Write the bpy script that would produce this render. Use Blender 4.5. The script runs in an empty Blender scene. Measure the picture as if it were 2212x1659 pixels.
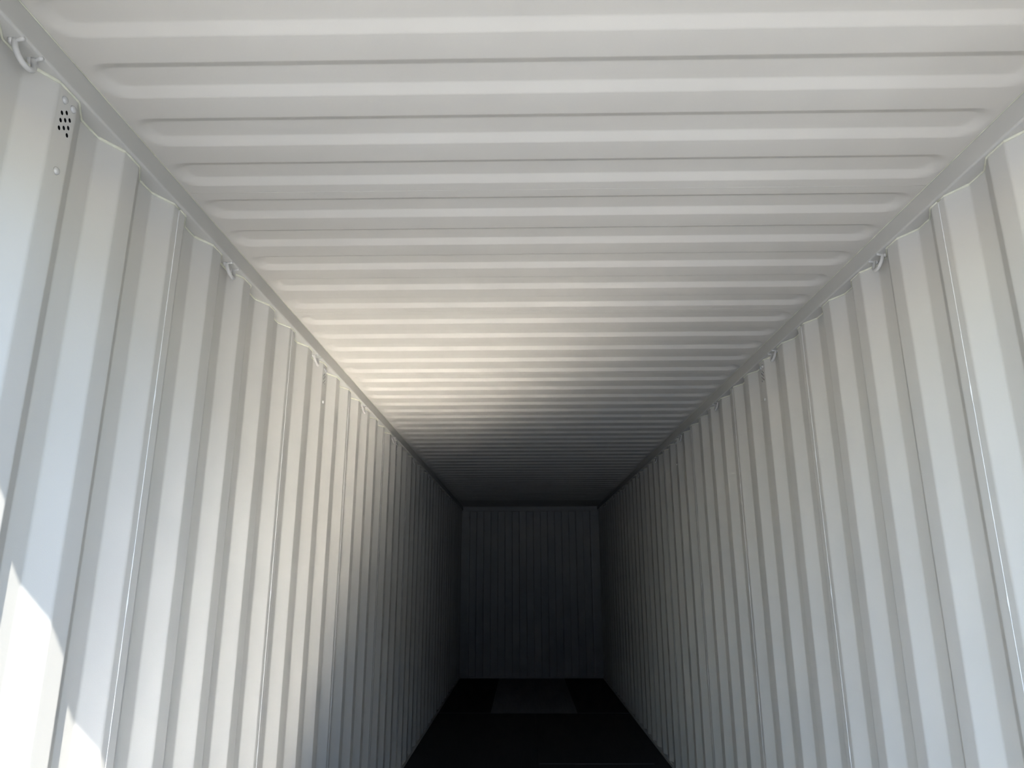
import bpy, bmesh, math, random
from mathutils import Vector, Matrix

random.seed(7)
scene = bpy.context.scene
COL = scene.collection

# ------------------------------------------------------------------ camera
CAM_X, CAM_Y, CAM_Z = -0.1025, 0.0, 1.5957
F_PX, PITCH, YAW, ROLL = 1539.8, 0.2640, -0.0163, -0.0023
fwd = Vector((math.sin(YAW) * math.cos(PITCH), math.cos(YAW) * math.cos(PITCH), math.sin(PITCH)))
rgt = Vector((math.cos(YAW), -math.sin(YAW), 0.0))
upv = rgt.cross(fwd)
r2 = rgt * math.cos(ROLL) + upv * math.sin(ROLL)
u2 = -rgt * math.sin(ROLL) + upv * math.cos(ROLL)
cam_data = bpy.data.cameras.new('camera')
cam_data.sensor_fit = 'HORIZONTAL'
cam_data.sensor_width = 36.0
cam_data.lens = F_PX / 2212.0 * 36.0
cam_data.clip_start = 0.02
cam_data.clip_end = 500
cam = bpy.data.objects.new('camera', cam_data)
COL.objects.link(cam)
m = Matrix((r2, u2, -fwd)).transposed().to_4x4()
m.translation = Vector((CAM_X, CAM_Y, CAM_Z))
cam.matrix_world = m
scene.camera = cam

# ------------------------------------------------------------------ sky, sun, exposure
SUN_DIR = Vector((-0.36, 1.0, -1.18)).normalized()      # the way the light travels
SUN_STRENGTH = 3.55
SKY_STRENGTH = 0.23
EXPOSURE = 1.98
world = bpy.data.worlds.new('sky')
scene.world = world
world.use_nodes = True
wn, wl = world.node_tree.nodes, world.node_tree.links
wn.clear()
sky = wn.new('ShaderNodeTexSky')
sky.sky_type = 'NISHITA'
sky.sun_disc = False
sky.dust_density = 0.1
sky.sun_elevation = math.asin(-SUN_DIR.z)
sky.sun_rotation = math.atan2(-SUN_DIR.x, -SUN_DIR.y)
bg = wn.new('ShaderNodeBackground')
bg.inputs['Strength'].default_value = SKY_STRENGTH
wo = wn.new('ShaderNodeOutputWorld')
wl.new(sky.outputs[0], bg.inputs['Color'])
wl.new(bg.outputs[0], wo.inputs['Surface'])

sun_data = bpy.data.lights.new('sun', 'SUN')
sun_data.energy = SUN_STRENGTH
sun_data.angle = math.radians(0.53)
sun_data.color = (1.0, 0.97, 0.92)
sun = bpy.data.objects.new('sun', sun_data)
COL.objects.link(sun)
sun.rotation_euler = SUN_DIR.to_track_quat('-Z', 'Y').to_euler()
sun.location = (4, -10, 12)

scene.view_settings.view_transform = 'Standard'
scene.view_settings.look = 'None'
scene.view_settings.gamma = 1.0
scene.view_settings.use_curve_mapping = False
scene.view_settings.exposure = EXPOSURE
cy = scene.cycles
cy.max_bounces = 6
cy.diffuse_bounces = 4
cy.glossy_bounces = 4
cy.caustics_reflective = True
cy.blur_glossy = 0.0
cy.sample_clamp_indirect = 0.0
cy.use_denoising = True
cy.use_adaptive_sampling = True
cy.adaptive_threshold = 0.025
cy.use_light_tree = False

# ------------------------------------------------------------------ dimensions (metres)
HALF = 1.1625            # inner faces of the side corrugation
DEEP = 0.036             # depth of the side corrugation
RAIL_IN = 1.1500         # inner face of the top rail
RAIL_OUT = 1.2150
RAIL_Z0, RAIL_Z1 = 2.6960, 2.7620
ROOF_Z = 2.7620
ROOF_RISE = 0.0140
Y_DOOR, Y_END = 0.737, 12.437
PERIOD = 0.278
Y_FOLD = 1.4535          # far end of an inner face
BASE_Z = 0.030
ROOF_P = 0.2092
ROOF_SEAM = 1.991

# ------------------------------------------------------------------ helpers
def newobj(name, bm, mat=None, parent=None, smooth=False):
    me = bpy.data.meshes.new(name)
    bm.normal_update()
    bm.to_mesh(me)
    bm.free()
    if smooth:
        for p in me.polygons:
            p.use_smooth = True
    if mat:
        me.materials.append(mat)
    o = bpy.data.objects.new(name, me)
    COL.objects.link(o)
    if parent:
        o.parent = parent
    return o

def empty(name, loc=(0, 0, 0)):
    o = bpy.data.objects.new(name, None)
    o.empty_display_size = 0.05
    o.location = loc
    COL.objects.link(o)
    return o

def tag(o, label, cat=None, group=None, kind=None):
    o['label'] = label
    if cat: o['category'] = cat
    if group: o['group'] = group
    if kind: o['kind'] = kind
    return o

def clone(o, parent, name=None):
    c = o.copy()
    if name: c.name = name
    COL.objects.link(c)
    c.parent = parent
    return c

def box(bm, x0, x1, y0, y1, z0, z1, bevel=0.0, seg=2):
    vs = [bm.verts.new((x, y, z)) for z in (z0, z1) for (x, y) in ((x0, y0), (x1, y0), (x1, y1), (x0, y1))]
    fs = []
    for idx in ((3, 2, 1, 0), (4, 5, 6, 7), (0, 1, 5, 4), (1, 2, 6, 5), (2, 3, 7, 6), (3, 0, 4, 7)):
        fs.append(bm.faces.new([vs[i] for i in idx]))
    if bevel:
        es = list({e for f in fs for e in f.edges})
        bmesh.ops.bevel(bm, geom=es, offset=bevel, segments=seg, affect='EDGES', profile=0.5)

def box_obj(name, dims, mat, parent=None, bevel=0.0, seg=2):
    bm = bmesh.new()
    box(bm, *dims, bevel=bevel, seg=seg)
    return newobj(name, bm, mat, parent)

def tube(bm, pts, r, n=8, cap=True):
    """round bar along a polyline; r is a number or one radius per point"""
    pts = [Vector(p) for p in pts]
    rr = r if isinstance(r, (list, tuple)) else [r] * len(pts)
    rings = []
    ref = None
    for i, p in enumerate(pts):
        a = pts[max(i - 1, 0)]; b = pts[min(i + 1, len(pts) - 1)]
        t = (b - a).normalized()
        if ref is None:
            ref = Vector((0, 0, 1)) if abs(t.z) < 0.9 else Vector((1, 0, 0))
        s = t.cross(ref).normalized()
        u = s.cross(t).normalized()
        ref = u
        rings.append([bm.verts.new(p + (s * math.cos(q) + u * math.sin(q)) * rr[i])
                      for q in (2 * math.pi * k / n for k in range(n))])
    for A, B in zip(rings, rings[1:]):
        for k in range(n):
            bm.faces.new((A[k], A[(k + 1) % n], B[(k + 1) % n], B[k]))
    if cap:
        bm.faces.new(rings[0][::-1]); bm.faces.new(rings[-1])
    bmesh.ops.recalc_face_normals(bm, faces=bm.faces)

# ------------------------------------------------------------------ materials
def mat_base(name):
    mt = bpy.data.materials.new(name)
    mt.use_nodes = True
    nt = mt.node_tree
    return mt, nt, nt.nodes['Principled BSDF']

def paint(name, c1, c2, rough=0.55, scale=3.0, bump=0.04, bscale=420.0, spec=0.2):
    mt, nt, p = mat_base(name)
    tc = nt.nodes.new('ShaderNodeTexCoord')
    n1 = nt.nodes.new('ShaderNodeTexNoise')
    n1.inputs['Scale'].default_value = scale
    n1.inputs['Detail'].default_value = 2
    cr = nt.nodes.new('ShaderNodeValToRGB')
    cr.color_ramp.elements[0].position = 0.3
    cr.color_ramp.elements[1].position = 0.7
    cr.color_ramp.elements[0].color = (*c1, 1)
    cr.color_ramp.elements[1].color = (*c2, 1)
    n2 = nt.nodes.new('ShaderNodeTexNoise')
    n2.inputs['Scale'].default_value = bscale
    n2.inputs['Detail'].default_value = 0
    bp = nt.nodes.new('ShaderNodeBump')
    bp.inputs['Strength'].default_value = bump
    bp.inputs['Distance'].default_value = 0.002
    nt.links.new(tc.outputs['Object'], n1.inputs['Vector'])
    nt.links.new(tc.outputs['Object'], n2.inputs['Vector'])
    nt.links.new(n1.outputs['Fac'], cr.inputs['Fac'])
    nt.links.new(cr.outputs['Color'], p.inputs['Base Color'])
    nt.links.new(n2.outputs['Fac'], bp.inputs['Height'])
    nt.links.new(bp.outputs['Normal'], p.inputs['Normal'])
    p.inputs['Roughness'].default_value = rough
    p.inputs['Specular IOR Level'].default_value = spec
    return mt

WALL_A = (0.503, 0.487, 0.447)
M_WALL = paint('grey_painted_steel', WALL_A, tuple(c * 1.05 for c in WALL_A))
M_ROOF = paint('grey_painted_roof_steel', (0.522, 0.492, 0.440), (0.547, 0.517, 0.464))
M_RAIL = paint('grey_painted_rail_steel', (0.465, 0.45, 0.412), (0.49, 0.475, 0.437))
M_SEAL = paint('cream_sealant', (0.56, 0.55, 0.44), (0.66, 0.645, 0.53), rough=0.5, scale=40, bscale=90, bump=0.2)
M_WELD = paint('pale_weld', (0.66, 0.655, 0.64), (0.78, 0.775, 0.76), rough=0.3, scale=60, bscale=150, bump=0.2)
M_RING = paint('pale_painted_bar', (0.48, 0.465, 0.435), (0.55, 0.535, 0.505), rough=0.35, scale=30, bscale=150)
M_RIVET = paint('glossy_rivet_paint', (0.45, 0.44, 0.42), (0.48, 0.47, 0.45), rough=0.22, scale=30, spec=0.6)
M_DARK = paint('black_vent_plastic', (0.012, 0.012, 0.014), (0.016, 0.016, 0.018), rough=0.8, spec=0.1)
M_STEEL = paint('dull_floor_steel', (0.10, 0.10, 0.105), (0.14, 0.14, 0.145), rough=0.6)
M_OUT = paint('outer_paint', (0.30, 0.31, 0.32), (0.34, 0.35, 0.36), rough=0.5)
M_BEAM = paint('dark_underframe_paint', (0.05, 0.05, 0.055), (0.06, 0.06, 0.065), rough=0.7)

def plywood(name, c1, c2, rough, ior=1.5, coat=0.0):
    mt, nt, p = mat_base(name)
    tc = nt.nodes.new('ShaderNodeTexCoord')
    mp = nt.nodes.new('ShaderNodeMapping')
    mp.inputs['Scale'].default_value = (26, 1.4, 26)
    nz = nt.nodes.new('ShaderNodeTexNoise')
    nz.inputs['Scale'].default_value = 2.0
    nz.inputs['Detail'].default_value = 6
    nz.inputs['Distortion'].default_value = 0.6
    cr = nt.nodes.new('ShaderNodeValToRGB')
    cr.color_ramp.elements[0].position = 0.32
    cr.color_ramp.elements[1].position = 0.70
    cr.color_ramp.elements[0].color = (*c1, 1)
    cr.color_ramp.elements[1].color = (*c2, 1)
    bp = nt.nodes.new('ShaderNodeBump')
    bp.inputs['Strength'].default_value = 0.03
    bp.inputs['Distance'].default_value = 0.001
    nt.links.new(tc.outputs['Object'], mp.inputs['Vector'])
    nt.links.new(mp.outputs[0], nz.inputs['Vector'])
    nt.links.new(nz.outputs['Fac'], cr.inputs['Fac'])
    nt.links.new(cr.outputs['Color'], p.inputs['Base Color'])
    nt.links.new(nz.outputs['Fac'], bp.inputs['Height'])
    nt.links.new(bp.outputs['Normal'], p.inputs['Normal'])
    p.inputs['Roughness'].default_value = rough
    p.inputs['IOR'].default_value = ior
    return mt

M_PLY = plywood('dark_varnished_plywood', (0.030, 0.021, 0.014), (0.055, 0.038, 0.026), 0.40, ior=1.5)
def plate_mat():  # reflective finish of the added plate that bounces the sun
    mt, nt, p = mat_base('brushed_bounce_plate')
    g = nt.nodes.new('ShaderNodeBsdfAnisotropic')
    g.distribution = 'BECKMANN'
    g.inputs['Roughness'].default_value = 0.32
    tc = nt.nodes.new('ShaderNodeTexCoord')
    nz = nt.nodes.new('ShaderNodeTexNoise')
    nz.inputs['Scale'].default_value = 5.0
    cr = nt.nodes.new('ShaderNodeValToRGB')
    cr.color_ramp.elements[0].color = (0.37, 0.36, 0.345, 1)
    cr.color_ramp.elements[1].color = (0.41, 0.40, 0.385, 1)
    nt.links.new(tc.outputs['Object'], nz.inputs['Vector'])
    nt.links.new(nz.outputs['Fac'], cr.inputs['Fac'])
    nt.links.new(cr.outputs['Color'], g.inputs['Color'])
    nt.links.new(g.outputs[0], nt.nodes['Material Output'].inputs['Surface'])
    nt.nodes.remove(p)
    return mt
M_PLATE = plate_mat()
M_PLY_FAR = plywood('dark_matte_plywood', (0.016, 0.014, 0.014), (0.024, 0.021, 0.020), 0.75, ior=1.35)  # darker, rougher sheets for the deep part of the floor
M_PLY_PALE = plywood('pale_plywood', (0.16, 0.155, 0.15), (0.20, 0.195, 0.19), 0.8, ior=1.4)  # paler base colour for the middle sheet at the end

def ground_mat():
    mt, nt, p = mat_base('pale_concrete_ground')
    tc = nt.nodes.new('ShaderNodeTexCoord')
    nz = nt.nodes.new('ShaderNodeTexNoise')
    nz.inputs['Scale'].default_value = 1.3
    nz.inputs['Detail'].default_value = 8
    cr = nt.nodes.new('ShaderNodeValToRGB')
    cr.color_ramp.elements[0].color = (0.55, 0.515, 0.46, 1)
    cr.color_ramp.elements[1].color = (0.65, 0.61, 0.55, 1)
    nt.links.new(tc.outputs['Object'], nz.inputs['Vector'])
    nt.links.new(nz.outputs['Fac'], cr.inputs['Fac'])
    nt.links.new(cr.outputs['Color'], p.inputs['Base Color'])
    p.inputs['Roughness'].default_value = 0.9
    return mt
M_GROUND = ground_mat()

# ------------------------------------------------------------------ ground outside, unseen, kept pale to bounce sun through the door
bm = bmesh.new()
box(bm, -40, 40, -40, 50, -0.60, -0.30)
tag(newobj('ground', bm, M_GROUND), 'pale concrete yard under the container, unseen, added to bounce light in', kind='structure')

# containers added unseen behind the camera, to keep light off the far end
BLOCKER_Y = -11.5
def blocker_container():
    bm = bmesh.new()
    z0, z1, yf, yb, xl, xr = 0.14, 2.86, 1.2, -1.2, -6.0, 6.0
    prof, x, d = [(xl, 0.0)], xl + 0.2, 0.0
    while x < xr - 0.3:
        prof += [(x, 0.0), (x + 0.068, 0.036), (x + 0.140, 0.036), (x + 0.208, 0.0)]
        x += 0.278
    prof.append((xr, 0.0))
    a = [bm.verts.new((x, yf - d, z0)) for x, d in prof]
    b = [bm.verts.new((x, yf - d, z1)) for x, d in prof]
    for i in range(len(prof) - 1):
        bm.faces.new((a[i], b[i], b[i + 1], a[i + 1]))
    c = [bm.verts.new(q) for q in ((xl, yb, z0), (xr, yb, z0), (xr, yb, z1), (xl, yb, z1))]
    bm.faces.new((c[0], c[1], c[2], c[3]))
    bm.faces.new((a[0], c[0], c[3], b[0])); bm.faces.new((a[-1], b[-1], c[2], c[1]))
    bm.faces.new(b[::-1] + [c[3], c[2]]); bm.faces.new(a + [c[1], c[0]])
    return bm
M_BLOCKER = paint('dark_blue_blocker_paint', (0.030, 0.045, 0.085), (0.036, 0.052, 0.095), rough=0.5)
for zb, nm in ((-0.3, 'lower'), (2.6, 'upper')):
    yc = tag(empty('blocker_container', (2.4, BLOCKER_Y - 1.2, zb)),
             '%s of two dark blue containers added unseen behind the camera to block light' % nm, kind='structure')
    newobj('body', blocker_container(), M_BLOCKER, yc)
    for x in (-6.1, 5.98):
        for y in (-1.23, 1.13):
            box_obj('corner_post', (x, x + 0.12, y, y + 0.12, 0.0, 2.90), M_BLOCKER, yc, bevel=0.01)
    for z in (0.12, 2.78):
        box_obj('side_rail', (-5.98, 5.98, 1.14, 1.22, z, z + 0.10), M_BLOCKER, yc, bevel=0.01)

# ------------------------------------------------------------------ side wall profile
BEND = 0.0055
def fold_points(y0, y1):
    """(y, d) of the corrugated sheet, d = 0 on the inner face and DEEP in the recess, with rounded bends"""
    corners = []
    k0 = math.floor((y0 - Y_FOLD) / PERIOD) - 1
    k1 = math.ceil((y1 - Y_FOLD) / PERIOD) + 1
    for k in range(k0, k1 + 1):
        a = Y_FOLD + PERIOD * k
        corners += [(a, 0.0), (a + 0.068, DEEP), (a + 0.140, DEEP), (a + 0.208, 0.0)]
    pts = []
    for i in range(1, len(corners) - 1):
        c = Vector(corners[i]); p = Vector(corners[i - 1]); n = Vector(corners[i + 1])
        a = c + (p - c).normalized() * BEND
        b = c + (n - c).normalized() * BEND
        for t in (0.0, 0.25, 0.5, 0.75, 1.0):
            q = a * (1 - t) ** 2 + c * 2 * t * (1 - t) + b * t ** 2
            pts.append((q.x, q.y))
    pts = [q for q in pts if y0 + 1e-4 < q[0] < y1 - 1e-4]
    def at(y):
        u = (y - Y_FOLD) % PERIOD
        if u < 0.068: return DEEP * u / 0.068
        if u < 0.140: return DEEP
        if u < 0.208: return DEEP * (1 - (u - 0.140) / 0.068)
        return 0.0
    return [(y0, at(y0))] + pts + [(y1, at(y1))]

PANEL_Y0 = Y_FOLD - 0.035 + 2 * PERIOD - 0.004         # a weld on the middle of an inner face: 1.9705
PANEL_L = 4 * PERIOD
PLATE_HALF, PLATE_Z0, PLATE_Z1 = 0.0265, RAIL_Z0 - 0.232, RAIL_Z0 - 0.012

def wall_panel_mesh(side, y0, y1, org, vent_y=None):
    """inner skin of one pressed panel, y measured from org"""
    pts = fold_points(y0, y1)
    if vent_y is not None:
        pts += [(vent_y - PLATE_HALF, 0.0), (vent_y + PLATE_HALF, 0.0)]
        pts = sorted(q for q in pts if not (abs(q[0] - vent_y) < PLATE_HALF - 1e-5))
    zs = [BASE_Z, PLATE_Z0, PLATE_Z1, RAIL_Z0] if vent_y is not None else [BASE_Z, RAIL_Z0]
    bm = bmesh.new()
    cols = [[bm.verts.new((side * (HALF + d), y - org, z)) for z in zs] for (y, d) in pts]
    for i in range(len(pts) - 1):
        ym = 0.5 * (pts[i][0] + pts[i + 1][0])
        for j in range(len(zs) - 1):
            if vent_y is not None and j == 1 and abs(ym - vent_y) < PLATE_HALF:
                continue
            f = (cols[i][j], cols[i + 1][j], cols[i + 1][j + 1], cols[i][j + 1])
            bm.faces.new(f if side < 0 else f[::-1])
    return bm

def sheet(o, t=0.002):
    s = o.modifiers.new('sheet_thickness', 'SOLIDIFY')
    s.thickness = t
    s.offset = -1.0
    return o

def bead_mesh(side, y0, y1, org):
    bm = bmesh.new()
    pts = fold_points(y0, y1)
    dense = []
    for (a, da), (b, db) in zip(pts, pts[1:]):
        n = max(1, int((b - a) / 0.022))
        for i in range(n):
            t = i / n
            dense.append((a + (b - a) * t, da + (db - da) * t))
    dense.append(pts[-1])
    path, rad = [], []
    for y, d in dense:
        u = (y - Y_FOLD) % PERIOD
        slope = 0.0012 if 0.140 < u < 0.208 else (-0.0006 if u > 0.208 else 0.0)
        rad.append(0.0033 + slope + random.uniform(-0.0005, 0.0006))
        path.append((side * (HALF + d - 0.0012), y - org, RAIL_Z0 - 0.0015))
    tube(bm, path, rad, n=6)
    return bm

def weld_mesh():
    bm = bmesh.new()
    path, rad = [], []
    z = BASE_Z
    while z < RAIL_Z0 - 0.006:
        path.append((0, random.uniform(-0.0004, 0.0004), z))
        rad.append(0.00115 + random.uniform(-0.0002, 0.0003))
        z += 0.03
    path.append((0, 0, RAIL_Z0 - 0.004)); rad.append(0.0014)
    for c in (1.52, 0.93, 2.1):
        i = min(range(len(path)), key=lambda q: abs(path[q][2] - c))
        rad[i] = 0.0026
    tube(bm, path, rad, n=6)
    return bm

VENT_K = {-1: [0, 8, 16], 1: [8, 16]}
walls = {}
for side, nm in ((-1, 'left'), (1, 'right')):
    wall = tag(empty('wall_' + nm, (side * HALF, Y_DOOR, 0)),
               '%s corrugated side wall of light grey painted steel panels' % nm, kind='structure')
    walls[side] = wall
    off = Vector((-side * HALF, -Y_DOOR, 0))
    vent_ys = [Y_FOLD - 0.035 + PERIOD * k for k in VENT_K[side]]
    plain = bead = None
    k = -1
    while True:
        y0 = PANEL_Y0 + PANEL_L * k
        if y0 > Y_END - 0.05: break
        y1 = min(y0 + PANEL_L, Y_END + 0.02)
        full = abs((y1 - y0) - PANEL_L) < 1e-4
        v = [q for q in vent_ys if y0 < q < y1]
        if full and not v:
            if plain is None:
                plain = sheet(newobj('wall_panel', wall_panel_mesh(side, y0, y1, y0), M_WALL, wall))
                p = plain
            else:
                p = clone(plain, wall, 'wall_panel')
        else:
            p = sheet(newobj('wall_panel', wall_panel_mesh(side, y0, y1, y0, v[0] if v else None), M_WALL, wall))
        p.location = off + Vector((0, y0, 0))
        if full:
            if bead is None:
                bead = newobj('sealant_bead', bead_mesh(side, y0, y1, y0), M_SEAL, p, smooth=True)
                bead['label'] = 'cream sealant bead along the top of the panel'
            else:
                clone(bead, p, 'sealant_bead')
        else:
            newobj('sealant_bead', bead_mesh(side, y0, y1, y0), M_SEAL, p, smooth=True)
        k += 1
    weld = None
    for k in range(0, 10):
        y = PANEL_Y0 + PANEL_L * k
        if y > Y_END - 0.1: break
        if weld is None:
            weld = newobj('weld_seam', weld_mesh(), M_WELD, wall, smooth=True)
            w = weld
        else:
            w = clone(weld, wall, 'weld_seam')
        w.location = off + Vector((side * HALF, y, 0))

# ------------------------------------------------------------------ top rails, base rails
for n, (side, nm) in enumerate(((-1, 'left'), (1, 'right'))):
    xa, xb = sorted((side * RAIL_IN, side * RAIL_OUT))
    rail = box_obj('trim_%d' % (n + 1), (xa, xb, Y_DOOR, Y_END + 0.08, RAIL_Z0, RAIL_Z1), M_RAIL, bevel=0.006, seg=4)
    tag(rail, 'grey square steel top rail along the %s wall' % nm, kind='structure')
    bm = bmesh.new()
    path, rad = [], []
    y = Y_DOOR + 0.1
    while y < Y_END - 0.02:
        path.append((side * (RAIL_IN + 0.001), y, ROOF_Z - 0.0012))
        rad.append(0.0017 + random.uniform(-0.0006, 0.0007))
        y += 0.035
    tube(bm, path, rad, n=6)
    newobj('sealant_bead', bm, M_SEAL, rail, smooth=True)
    xa, xb = sorted((side * HALF, side * (HALF + 0.055)))
    base = box_obj('baseboard_' + nm, (xa, xb, Y_DOOR, Y_END + 0.03, -0.16, BASE_Z), M_WALL, bevel=0.003)
    tag(base, 'grey steel bottom rail at the foot of the %s wall' % nm, kind='structure')

# ------------------------------------------------------------------ roof
def rise(d):
    """height of the pressing over the signed distance d inside its outline"""
    w = 0.030
    r = 0.004
    t = d / w
    if t <= -r / w: return 0.0
    if t >= 1 + r / w: return ROOF_RISE
    def ramp(x):          # rounded ramp
        if x < -r: return 0.0
        if x < r: return (x + r) ** 2 / (4 * r)
        return x
    x = ramp(d) - ramp(d - w)
    return ROOF_RISE * x / w

def roof_mesh():
    L = 5 * ROOF_P
    hw = (0.030 * 2 + 0.066) / 2
    xe = 1.142            # outer end of the pressings
    xs = []
    x = 0.93
    while x < 1.160:
        xs.append(x); x += 0.0085
    xs.append(1.1620)
    xs = [-q for q in reversed(xs)] + [-0.47, 0.0, 0.47] + xs
    ds = [-0.004, -0.002, 0.0, 0.002, 0.004, 0.015, 0.026, 0.028, 0.030, 0.032, 0.034, 0.048]
    ys = [0.0, 0.001]
    centers = []
    for i in range(5):
        c = (i + 0.5) * ROOF_P
        centers.append(c)
        for d in ds: ys.append(c - hw + d)
        ys.append(c)
        for d in reversed(ds): ys.append(c + hw - d)
    ys += [L - 0.001, L]
    bm = bmesh.new()
    grid = []
    for y in ys:
        c = min(centers, key=lambda q: abs(q - y))
        row = []
        for x in xs:
            rad = 0.0625
            qx = abs(x) - (xe - rad)
            qy = abs(y - c) - (hw - rad)
            d = -(math.hypot(max(qx, 0), max(qy, 0)) + min(max(qx, qy), 0) - rad)
            # longer run-out at the ends of the pressing
            if qx > 0: d *= 1.0 - 0.35 * min(1.0, qx / rad) * (1 - min(1.0, abs(y - c) / hw))
            row.append(bm.verts.new((x, y, rise(d))))
        grid.append(row)
    for a, b in zip(grid, grid[1:]):
        for i in range(len(xs) - 1):
            bm.faces.new((a[i], b[i], b[i + 1], a[i + 1]))
    return bm

ceiling = tag(empty('ceiling', (0, Y_DOOR, ROOF_Z)), 'light grey steel roof pressed with cross corrugations', kind='structure')
coff = Vector((0, -Y_DOOR, 0))
rp = None
rs = None
for k in range(-1, 9):
    y = ROOF_SEAM + 5 * ROOF_P * k
    if rp is None:
        rp = sheet(newobj('roof_panel', roof_mesh(), M_ROOF, ceiling, smooth=True)); p = rp
    else:
        p = clone(rp, ceiling, 'roof_panel')
    p.location = coff + Vector((0, y, 0))
    if rs is None:
        bm = bmesh.new()
        tube(bm, [(-1.145 + 0.05 * i, random.uniform(-0.0006, 0.0006), 0.0002) for i in range(46)] + [(1.148, 0, 0.0002)],
             0.0009, n=6)
        rs = newobj('weld_seam', bm, M_ROOF, ceiling, smooth=True); s = rs
    else:
        s = clone(rs, ceiling, 'weld_seam')
    s.location = coff + Vector((0, y, 0))
yl = ROOF_SEAM + 5 * ROOF_P * 9
for a, b in ((Y_DOOR - 0.02, ROOF_SEAM - 5 * ROOF_P), (yl, Y_END + 0.10)):
    o = box_obj('roof_panel', (-1.162, 1.162, a, b, 0, 0.003), M_ROOF, ceiling)
    o.location = coff

# ------------------------------------------------------------------ end wall
end = tag(empty('wall_back', (0, Y_END, 0)), 'dark far end wall of upright corrugated steel', kind='structure')
N = 18
xs0, xs1 = -1.0375, 1.0255
step = (xs1 - xs0) / (N - 1)
def end_profile():
    pts = [(-1.045 - 0.01, 0.0)]
    d = 0.0
    for i in range(N):
        c = xs0 + step * i
        nd = 0.045 if d == 0.0 else 0.0
        for t in (0.0, 0.15, 0.85, 1.0):
            s = 0 if t == 0 else (1 if t == 1 else (0.06 if t < 0.5 else 0.94))
            pts.append((c - 0.007 + 0.014 * t, d + (nd - d) * s))
        d = nd
    pts.append((1.045, 0.0))
    return pts
EP = end_profile()
def end_panel(lo, hi):
    bm = bmesh.new()
    pts = [q for q in EP if lo <= q[0] <= hi]
    a = [bm.verts.new((x, d, 0.022)) for x, d in pts]
    b = [bm.verts.new((x, d, 2.69)) for x, d in pts]
    for i in range(len(pts) - 1):
        bm.faces.new((a[i], a[i + 1], b[i + 1], b[i]))
    return bm
cuts = [-1.2, xs0 + step * 5.5, xs0 + step * 11.5, 1.2]
for lo, hi in zip(cuts, cuts[1:]):
    # split on the middle of a flat so that neighbouring panels share an edge
    ex = []
    for c in (lo, hi):
        if -1.1 < c < 1.1:
            j = int(round((c - xs0) / step - 0.5))
            ex.append((c, 0.045 if j % 2 == 0 else 0.0))
    EPs = sorted(EP + ex, key=lambda q: q[0])
    keep = EP
    EP = EPs
    sheet(newobj('wall_panel', end_panel(lo - 1e-6, hi + 1e-6), M_WALL, end))
    EP = keep
for s in (-1, 1):
    xa, xb = sorted((s * 1.043, s * 1.20))
    box_obj('corner_post', (xa, xb, -0.004, 0.10, 0.0, 2.70), M_WALL, end, bevel=0.004)
    xa, xb = sorted((s * 1.035, s * 1.150))
    g = box_obj('corner_plate', (xa, xb, -0.030, -0.004, 2.595, 2.683), M_WALL, end, bevel=0.004)
    xa, xb = sorted((s * 1.055, s * 1.160))
    box_obj('corner_plate', (xa, xb, -0.022, -0.004, 0.002, 0.085), M_WALL, end, bevel=0.003)
    bm = bmesh.new()
    tube(bm, [(s * 1.044, -0.0045, 0.03 + 0.1 * i) for i in range(26)], 0.003, n=6)
    newobj('weld_seam', bm, M_WELD, end, smooth=True)
box_obj('header_beam', (-1.16, 1.16, -0.045, 0.08, 2.683, 2.7615), M_RAIL, end, bevel=0.005)
box_obj('sill_strip', (-1.16, 1.16, -0.012, 0.06, -0.02, 0.022), M_RAIL, end, bevel=0.003)

# ------------------------------------------------------------------ floor
floor = tag(empty('floor', (0, Y_DOOR, 0)), 'dark plywood container floor laid in large panels', kind='structure')
def fp(x0, x1, y0, y1, mat, name='floor_panel', z1=0.0, z0=-0.028):
    g = 0.0015
    bm = bmesh.new()
    cx, cyy = (x0 + x1) / 2, (y0 + y1) / 2
    box(bm, x0 - cx + g, x1 - cx - g, y0 - cyy + g, y1 - cyy - g, z0, z1, bevel=0.001, seg=1)
    o = newobj(name, bm, mat, floor)
    o.location = (cx, cyy - Y_DOOR, 0)
    return o
YJ = 9.36
right = [3.0, 4.54, 6.95, YJ]
left = [3.0, 4.19, 6.60, YJ]
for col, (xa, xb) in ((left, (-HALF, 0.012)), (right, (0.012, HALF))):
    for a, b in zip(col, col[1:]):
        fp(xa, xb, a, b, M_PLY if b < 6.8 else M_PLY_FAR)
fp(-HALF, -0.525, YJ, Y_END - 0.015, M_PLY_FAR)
o = fp(-0.525, 0.530, YJ, Y_END - 0.015, M_PLY_PALE)
o['label'] = 'paler plywood floor panel before the end wall'
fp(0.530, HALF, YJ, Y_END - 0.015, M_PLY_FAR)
fp(-HALF, HALF, Y_DOOR - 0.05, 3.0, M_PLATE, 'bounce_plate', z1=0.003)  # unseen reflector added by the door, throws sun onto ceiling and left wall
fp(-HALF, HALF, YJ - 0.012, YJ + 0.012, M_STEEL, 'joint_strip', z1=0.004, z0=0.0)
fp(0.015, HALF - 0.13, 6.95 - 0.006, 6.95 + 0.006, M_STEEL, 'joint_strip', z1=0.003, z0=0.0)
o = box_obj('underframe', (-HALF, HALF, Y_DOOR - 0.05, Y_END + 0.08, -0.16, -0.029), M_BEAM, floor)
o.location = (0, -Y_DOOR, 0)

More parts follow.
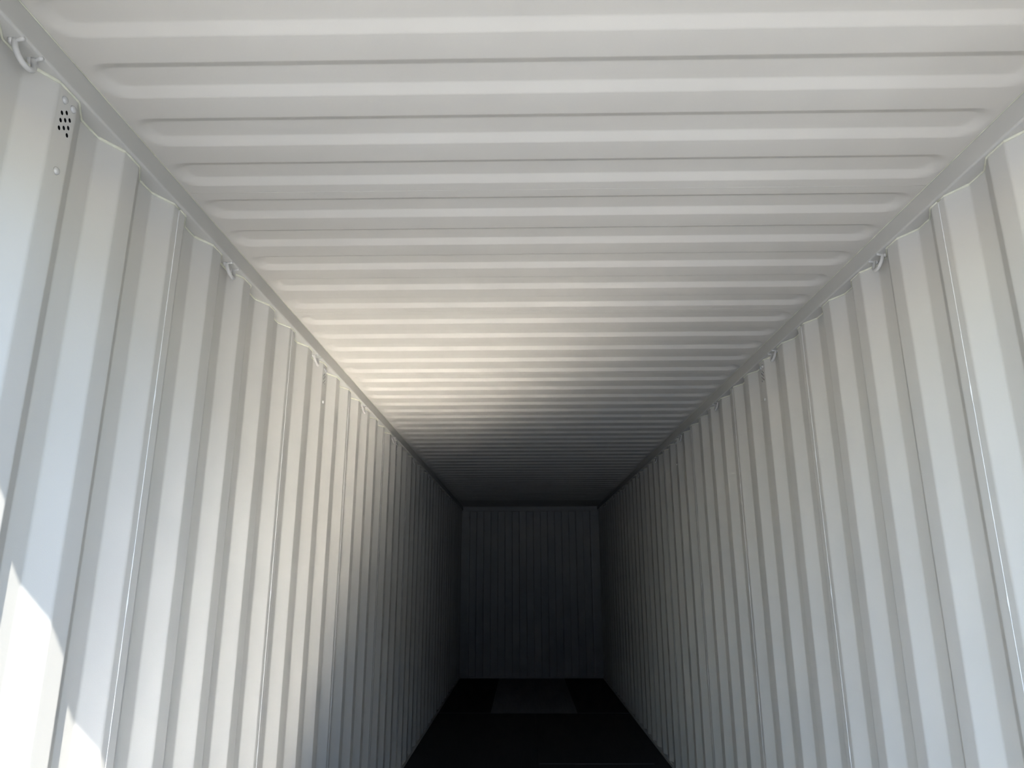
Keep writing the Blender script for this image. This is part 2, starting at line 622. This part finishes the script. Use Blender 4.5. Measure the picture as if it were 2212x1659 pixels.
# ------------------------------------------------------------------ door frame at the open end (behind the frame of the photo)
df = tag(empty('door_1', (0, Y_DOOR, 0)), 'steel door frame around the open end of the container', kind='structure')
box_obj('header', (-1.22, 1.22, 0.0, 0.11, 2.586, 2.90), M_WALL, df, bevel=0.004)
for s in (-1, 1):
    xa, xb = sorted((s * 1.145, s * 1.22))
    box_obj('post', (xa, xb, 0.0, 0.23, -0.16, 2.90), M_WALL, df, bevel=0.004)
box_obj('sill', (-1.22, 1.22, -0.06, 0.0, -0.16, -0.001), M_STEEL, df, bevel=0.003)

# right door leaf, unseen, added wide open to block sky from the left wall
leaf = tag(empty('door_2', (1.215, Y_DOOR - 0.02, 0)), 'unseen right door leaf, added wide open to keep sky light off the left wall', kind='structure')
leaf.rotation_euler = (0, 0, math.radians(22))
def leaf_mesh():
    bm = bmesh.new()
    prof, y = [(0.02, 0.0)], 0.10
    while y < 1.05:
        prof += [(y, 0.0), (y + 0.02, 0.036), (y + 0.14, 0.036), (y + 0.16, 0.0)]
        y += 0.24
    prof.append((1.14, 0.0))
    a = [bm.verts.new((d, -t, 0.03)) for t, d in prof]
    b = [bm.verts.new((d, -t, 2.55)) for t, d in prof]
    for i in range(len(prof) - 1):
        bm.faces.new((a[i], a[i + 1], b[i + 1], b[i]))
    return bm
sheet(newobj('door_panel', leaf_mesh(), M_WALL, leaf))
for dims in ((-0.004, 0.05, -1.16, 0.0, 0.0, 0.06), (-0.004, 0.05, -1.16, 0.0, 2.52, 2.58),
             (-0.004, 0.05, -0.05, 0.0, 0.06, 2.52), (-0.004, 0.05, -1.16, -1.11, 0.06, 2.52)):
    box_obj('door_rail', dims, M_WALL, leaf, bevel=0.004)
for t in (0.35, 0.85):
    bm = bmesh.new()
    tube(bm, [(0.075, -t, 0.02 + 0.5 * i) for i in range(6)], 0.017, n=10)
    newobj('lock_bar', bm, M_OUT, leaf, smooth=True)

# ------------------------------------------------------------------ lashing rings under the top rails
def ring_mesh(side):
    bm = bmesh.new()
    pts = []
    R = 0.030
    lean = 0.013
    for i in range(3):
        pts.append((0.0, -R, -0.008 * i))
    for i in range(1, 12):
        a = math.pi * i / 12
        pts.append((0.0, -R * math.cos(a), -0.016 - 0.030 * math.sin(a)))
    for i in range(3):
        pts.append((0.0, R, -0.016 + 0.008 * i))
    P = []
    for x, y, z in pts:
        P.append((-side * lean * (-z / 0.046), y, z + 0.001))
    tube(bm, P, 0.0064, n=12)
    return bm

def lug_mesh(side):
    """tapered weld run that fixes one leg to the rail, pointing inwards"""
    bm = bmesh.new()
    pts, rad = [], []
    for i in range(7):
        t = i / 6
        pts.append((-side * (-0.010 + 0.034 * t), 0.002 * math.sin(5 * t), -0.0030 + 0.0025 * t))
        rad.append(0.0085 * (1 - 0.62 * t) + 0.0014 * math.sin(9 * t))
    tube(bm, pts, rad, n=8)
    return bm

ORD = ['nearest the camera', 'second from the camera', 'third from the camera', 'fourth from the camera',
       'fifth from the camera', 'sixth from the camera', 'seventh from the camera', 'eighth from the camera',
       'ninth from the camera', 'farthest into the dark']
for side, nm in ((-1, 'left'), (1, 'right')):
    proto = None
    ks = [k for k in range(0, 10) if not (side > 0 and k == 0)]
    for n, k in enumerate(ks):
        y = Y_FOLD - PERIOD + (0.102 if side < 0 else 0.082) + PANEL_L * k
        r = empty('lashing_ring', (side * (HALF + 0.012), y, RAIL_Z0))
        where = ORD[n] if n < len(ks) - 1 else 'farthest into the dark'
        tag(r, 'small grey lashing ring under the %s top rail, %s' % (nm, where), 'lashing ring',
            'lashing rings under the top rails')
        if proto is None:
            a = newobj('ring_bar', ring_mesh(side), M_RING, r, smooth=True)
            b = newobj('weld_lug', lug_mesh(side), M_RING, r, smooth=True)
            c = b.copy(); COL.objects.link(c); c.parent = r
            b.location = (0, -0.030, 0); c.location = (0, 0.030, 0)
            proto = (a, b, c)
        else:
            for q in proto:
                clone(q, r, q.name.split('.')[0])

# ------------------------------------------------------------------ vents
HOLES = [(-0.0112, -0.0643), (0.0038, -0.0539), (-0.0114, -0.0839), (0.0032, -0.0740), (0.0175, -0.0644),
         (-0.0117, -0.1043), (0.0032, -0.0945), (0.0173, -0.0849), (0.0173, -0.1045)]
RIVETS = [(-0.0111, -0.0305), (0.0205, -0.0325), (0.0026, -0.2069)]

def plate_mesh(side):
    bm = bmesh.new()
    def loop(pts):
        vs = [bm.verts.new((0, y, z)) for y, z in pts]
        return [bm.edges.new((vs[i], vs[(i + 1) % len(vs)])) for i in range(len(vs))]
    z0, z1 = PLATE_Z0 - RAIL_Z0, PLATE_Z1 - RAIL_Z0
    h = PLATE_HALF
    edges = loop([(-h, z0), (h, z0), (h, z1), (-h, z1)])
    for y, z in HOLES:
        edges += loop([(y + 0.0049 * math.cos(a), z + 0.0055 * math.sin(a))
                       for a in (2 * math.pi * i / 14 for i in range(14))])
    bmesh.ops.triangle_fill(bm, edges=edges, use_beauty=True, normal=(-side, 0, 0))
    bm.normal_update()
    for f in bm.faces:
        if f.normal.x * -side < 0: f.normal_flip()
    return bm

def rivet_mesh(side):
    bm = bmesh.new()
    prof = [(0.0092, 0.0), (0.0086, 0.0030), (0.0068, 0.0052), (0.0038, 0.0062), (0.0, 0.0065)]
    n = 14
    rings = []
    for r, hgt in prof[:-1]:
        rings.append([bm.verts.new((-side * hgt, r * math.cos(2 * math.pi * i / n), r * math.sin(2 * math.pi * i / n)))
                      for i in range(n)])
    tip = bm.verts.new((-side * prof[-1][1], 0, 0))
    for A, B in zip(rings, rings[1:]):
        for i in range(n):
            bm.faces.new((A[i], A[(i + 1) % n], B[(i + 1) % n], B[i]))
    for i in range(n):
        bm.faces.new((rings[-1][i], rings[-1][(i + 1) % n], tip))
    bm.faces.new(rings[0][::-1])
    bmesh.ops.recalc_face_normals(bm, faces=bm.faces)
    return bm

def cover_mesh(side):
    bm = bmesh.new()
    xa, xb = sorted((side * 0.0025, side * 0.045))
    h = PLATE_HALF + 0.004
    box(bm, xa, xb, -h, h, -0.236, -0.006, bevel=0.004)
    # hollow it: drop the face against the wall
    bm.normal_update()
    for f in list(bm.faces):
        if f.normal.x * -side > 0.99 and f.calc_area() > 0.002:
            bm.faces.remove(f)
    return bm

VL = {(-1, 0): 'perforated vent with round rivets high on the left wall, nearest the camera',
      (-1, 8): 'small perforated vent high on the left wall, middle of the three there',
      (-1, 16): 'tiny perforated vent high on the left wall, deepest in the container',
      (1, 8): 'small perforated vent high on the right wall, nearer of the two there',
      (1, 16): 'tiny perforated vent high on the right wall, farther of the two there'}
for side in (-1, 1):
    proto = None
    for k in VENT_K[side]:
        y = Y_FOLD - 0.035 + PERIOD * k
        v = empty('wall_vent', (side * HALF, y, RAIL_Z0))
        tag(v, VL[(side, k)], 'vent', 'vents under the top rails')
        if proto is None:
            pl = newobj('perforated_plate', plate_mesh(side), M_WALL, v)
            sheet(pl, 0.0008)
            cv = newobj('vent_cover', cover_mesh(side), M_DARK, v)
            sheet(cv, 0.0015)
            proto = [pl, cv]
            rv0 = None
            for yy, zz in RIVETS:
                if rv0 is None:
                    rv = rv0 = newobj('rivet', rivet_mesh(side), M_RIVET, v, smooth=True)
                else:
                    rv = clone(rv0, v, 'rivet')
                rv.location = (0, yy, zz)
                proto.append(rv)
        else:
            for q in proto:
                clone(q, v, q.name.split('.')[0])
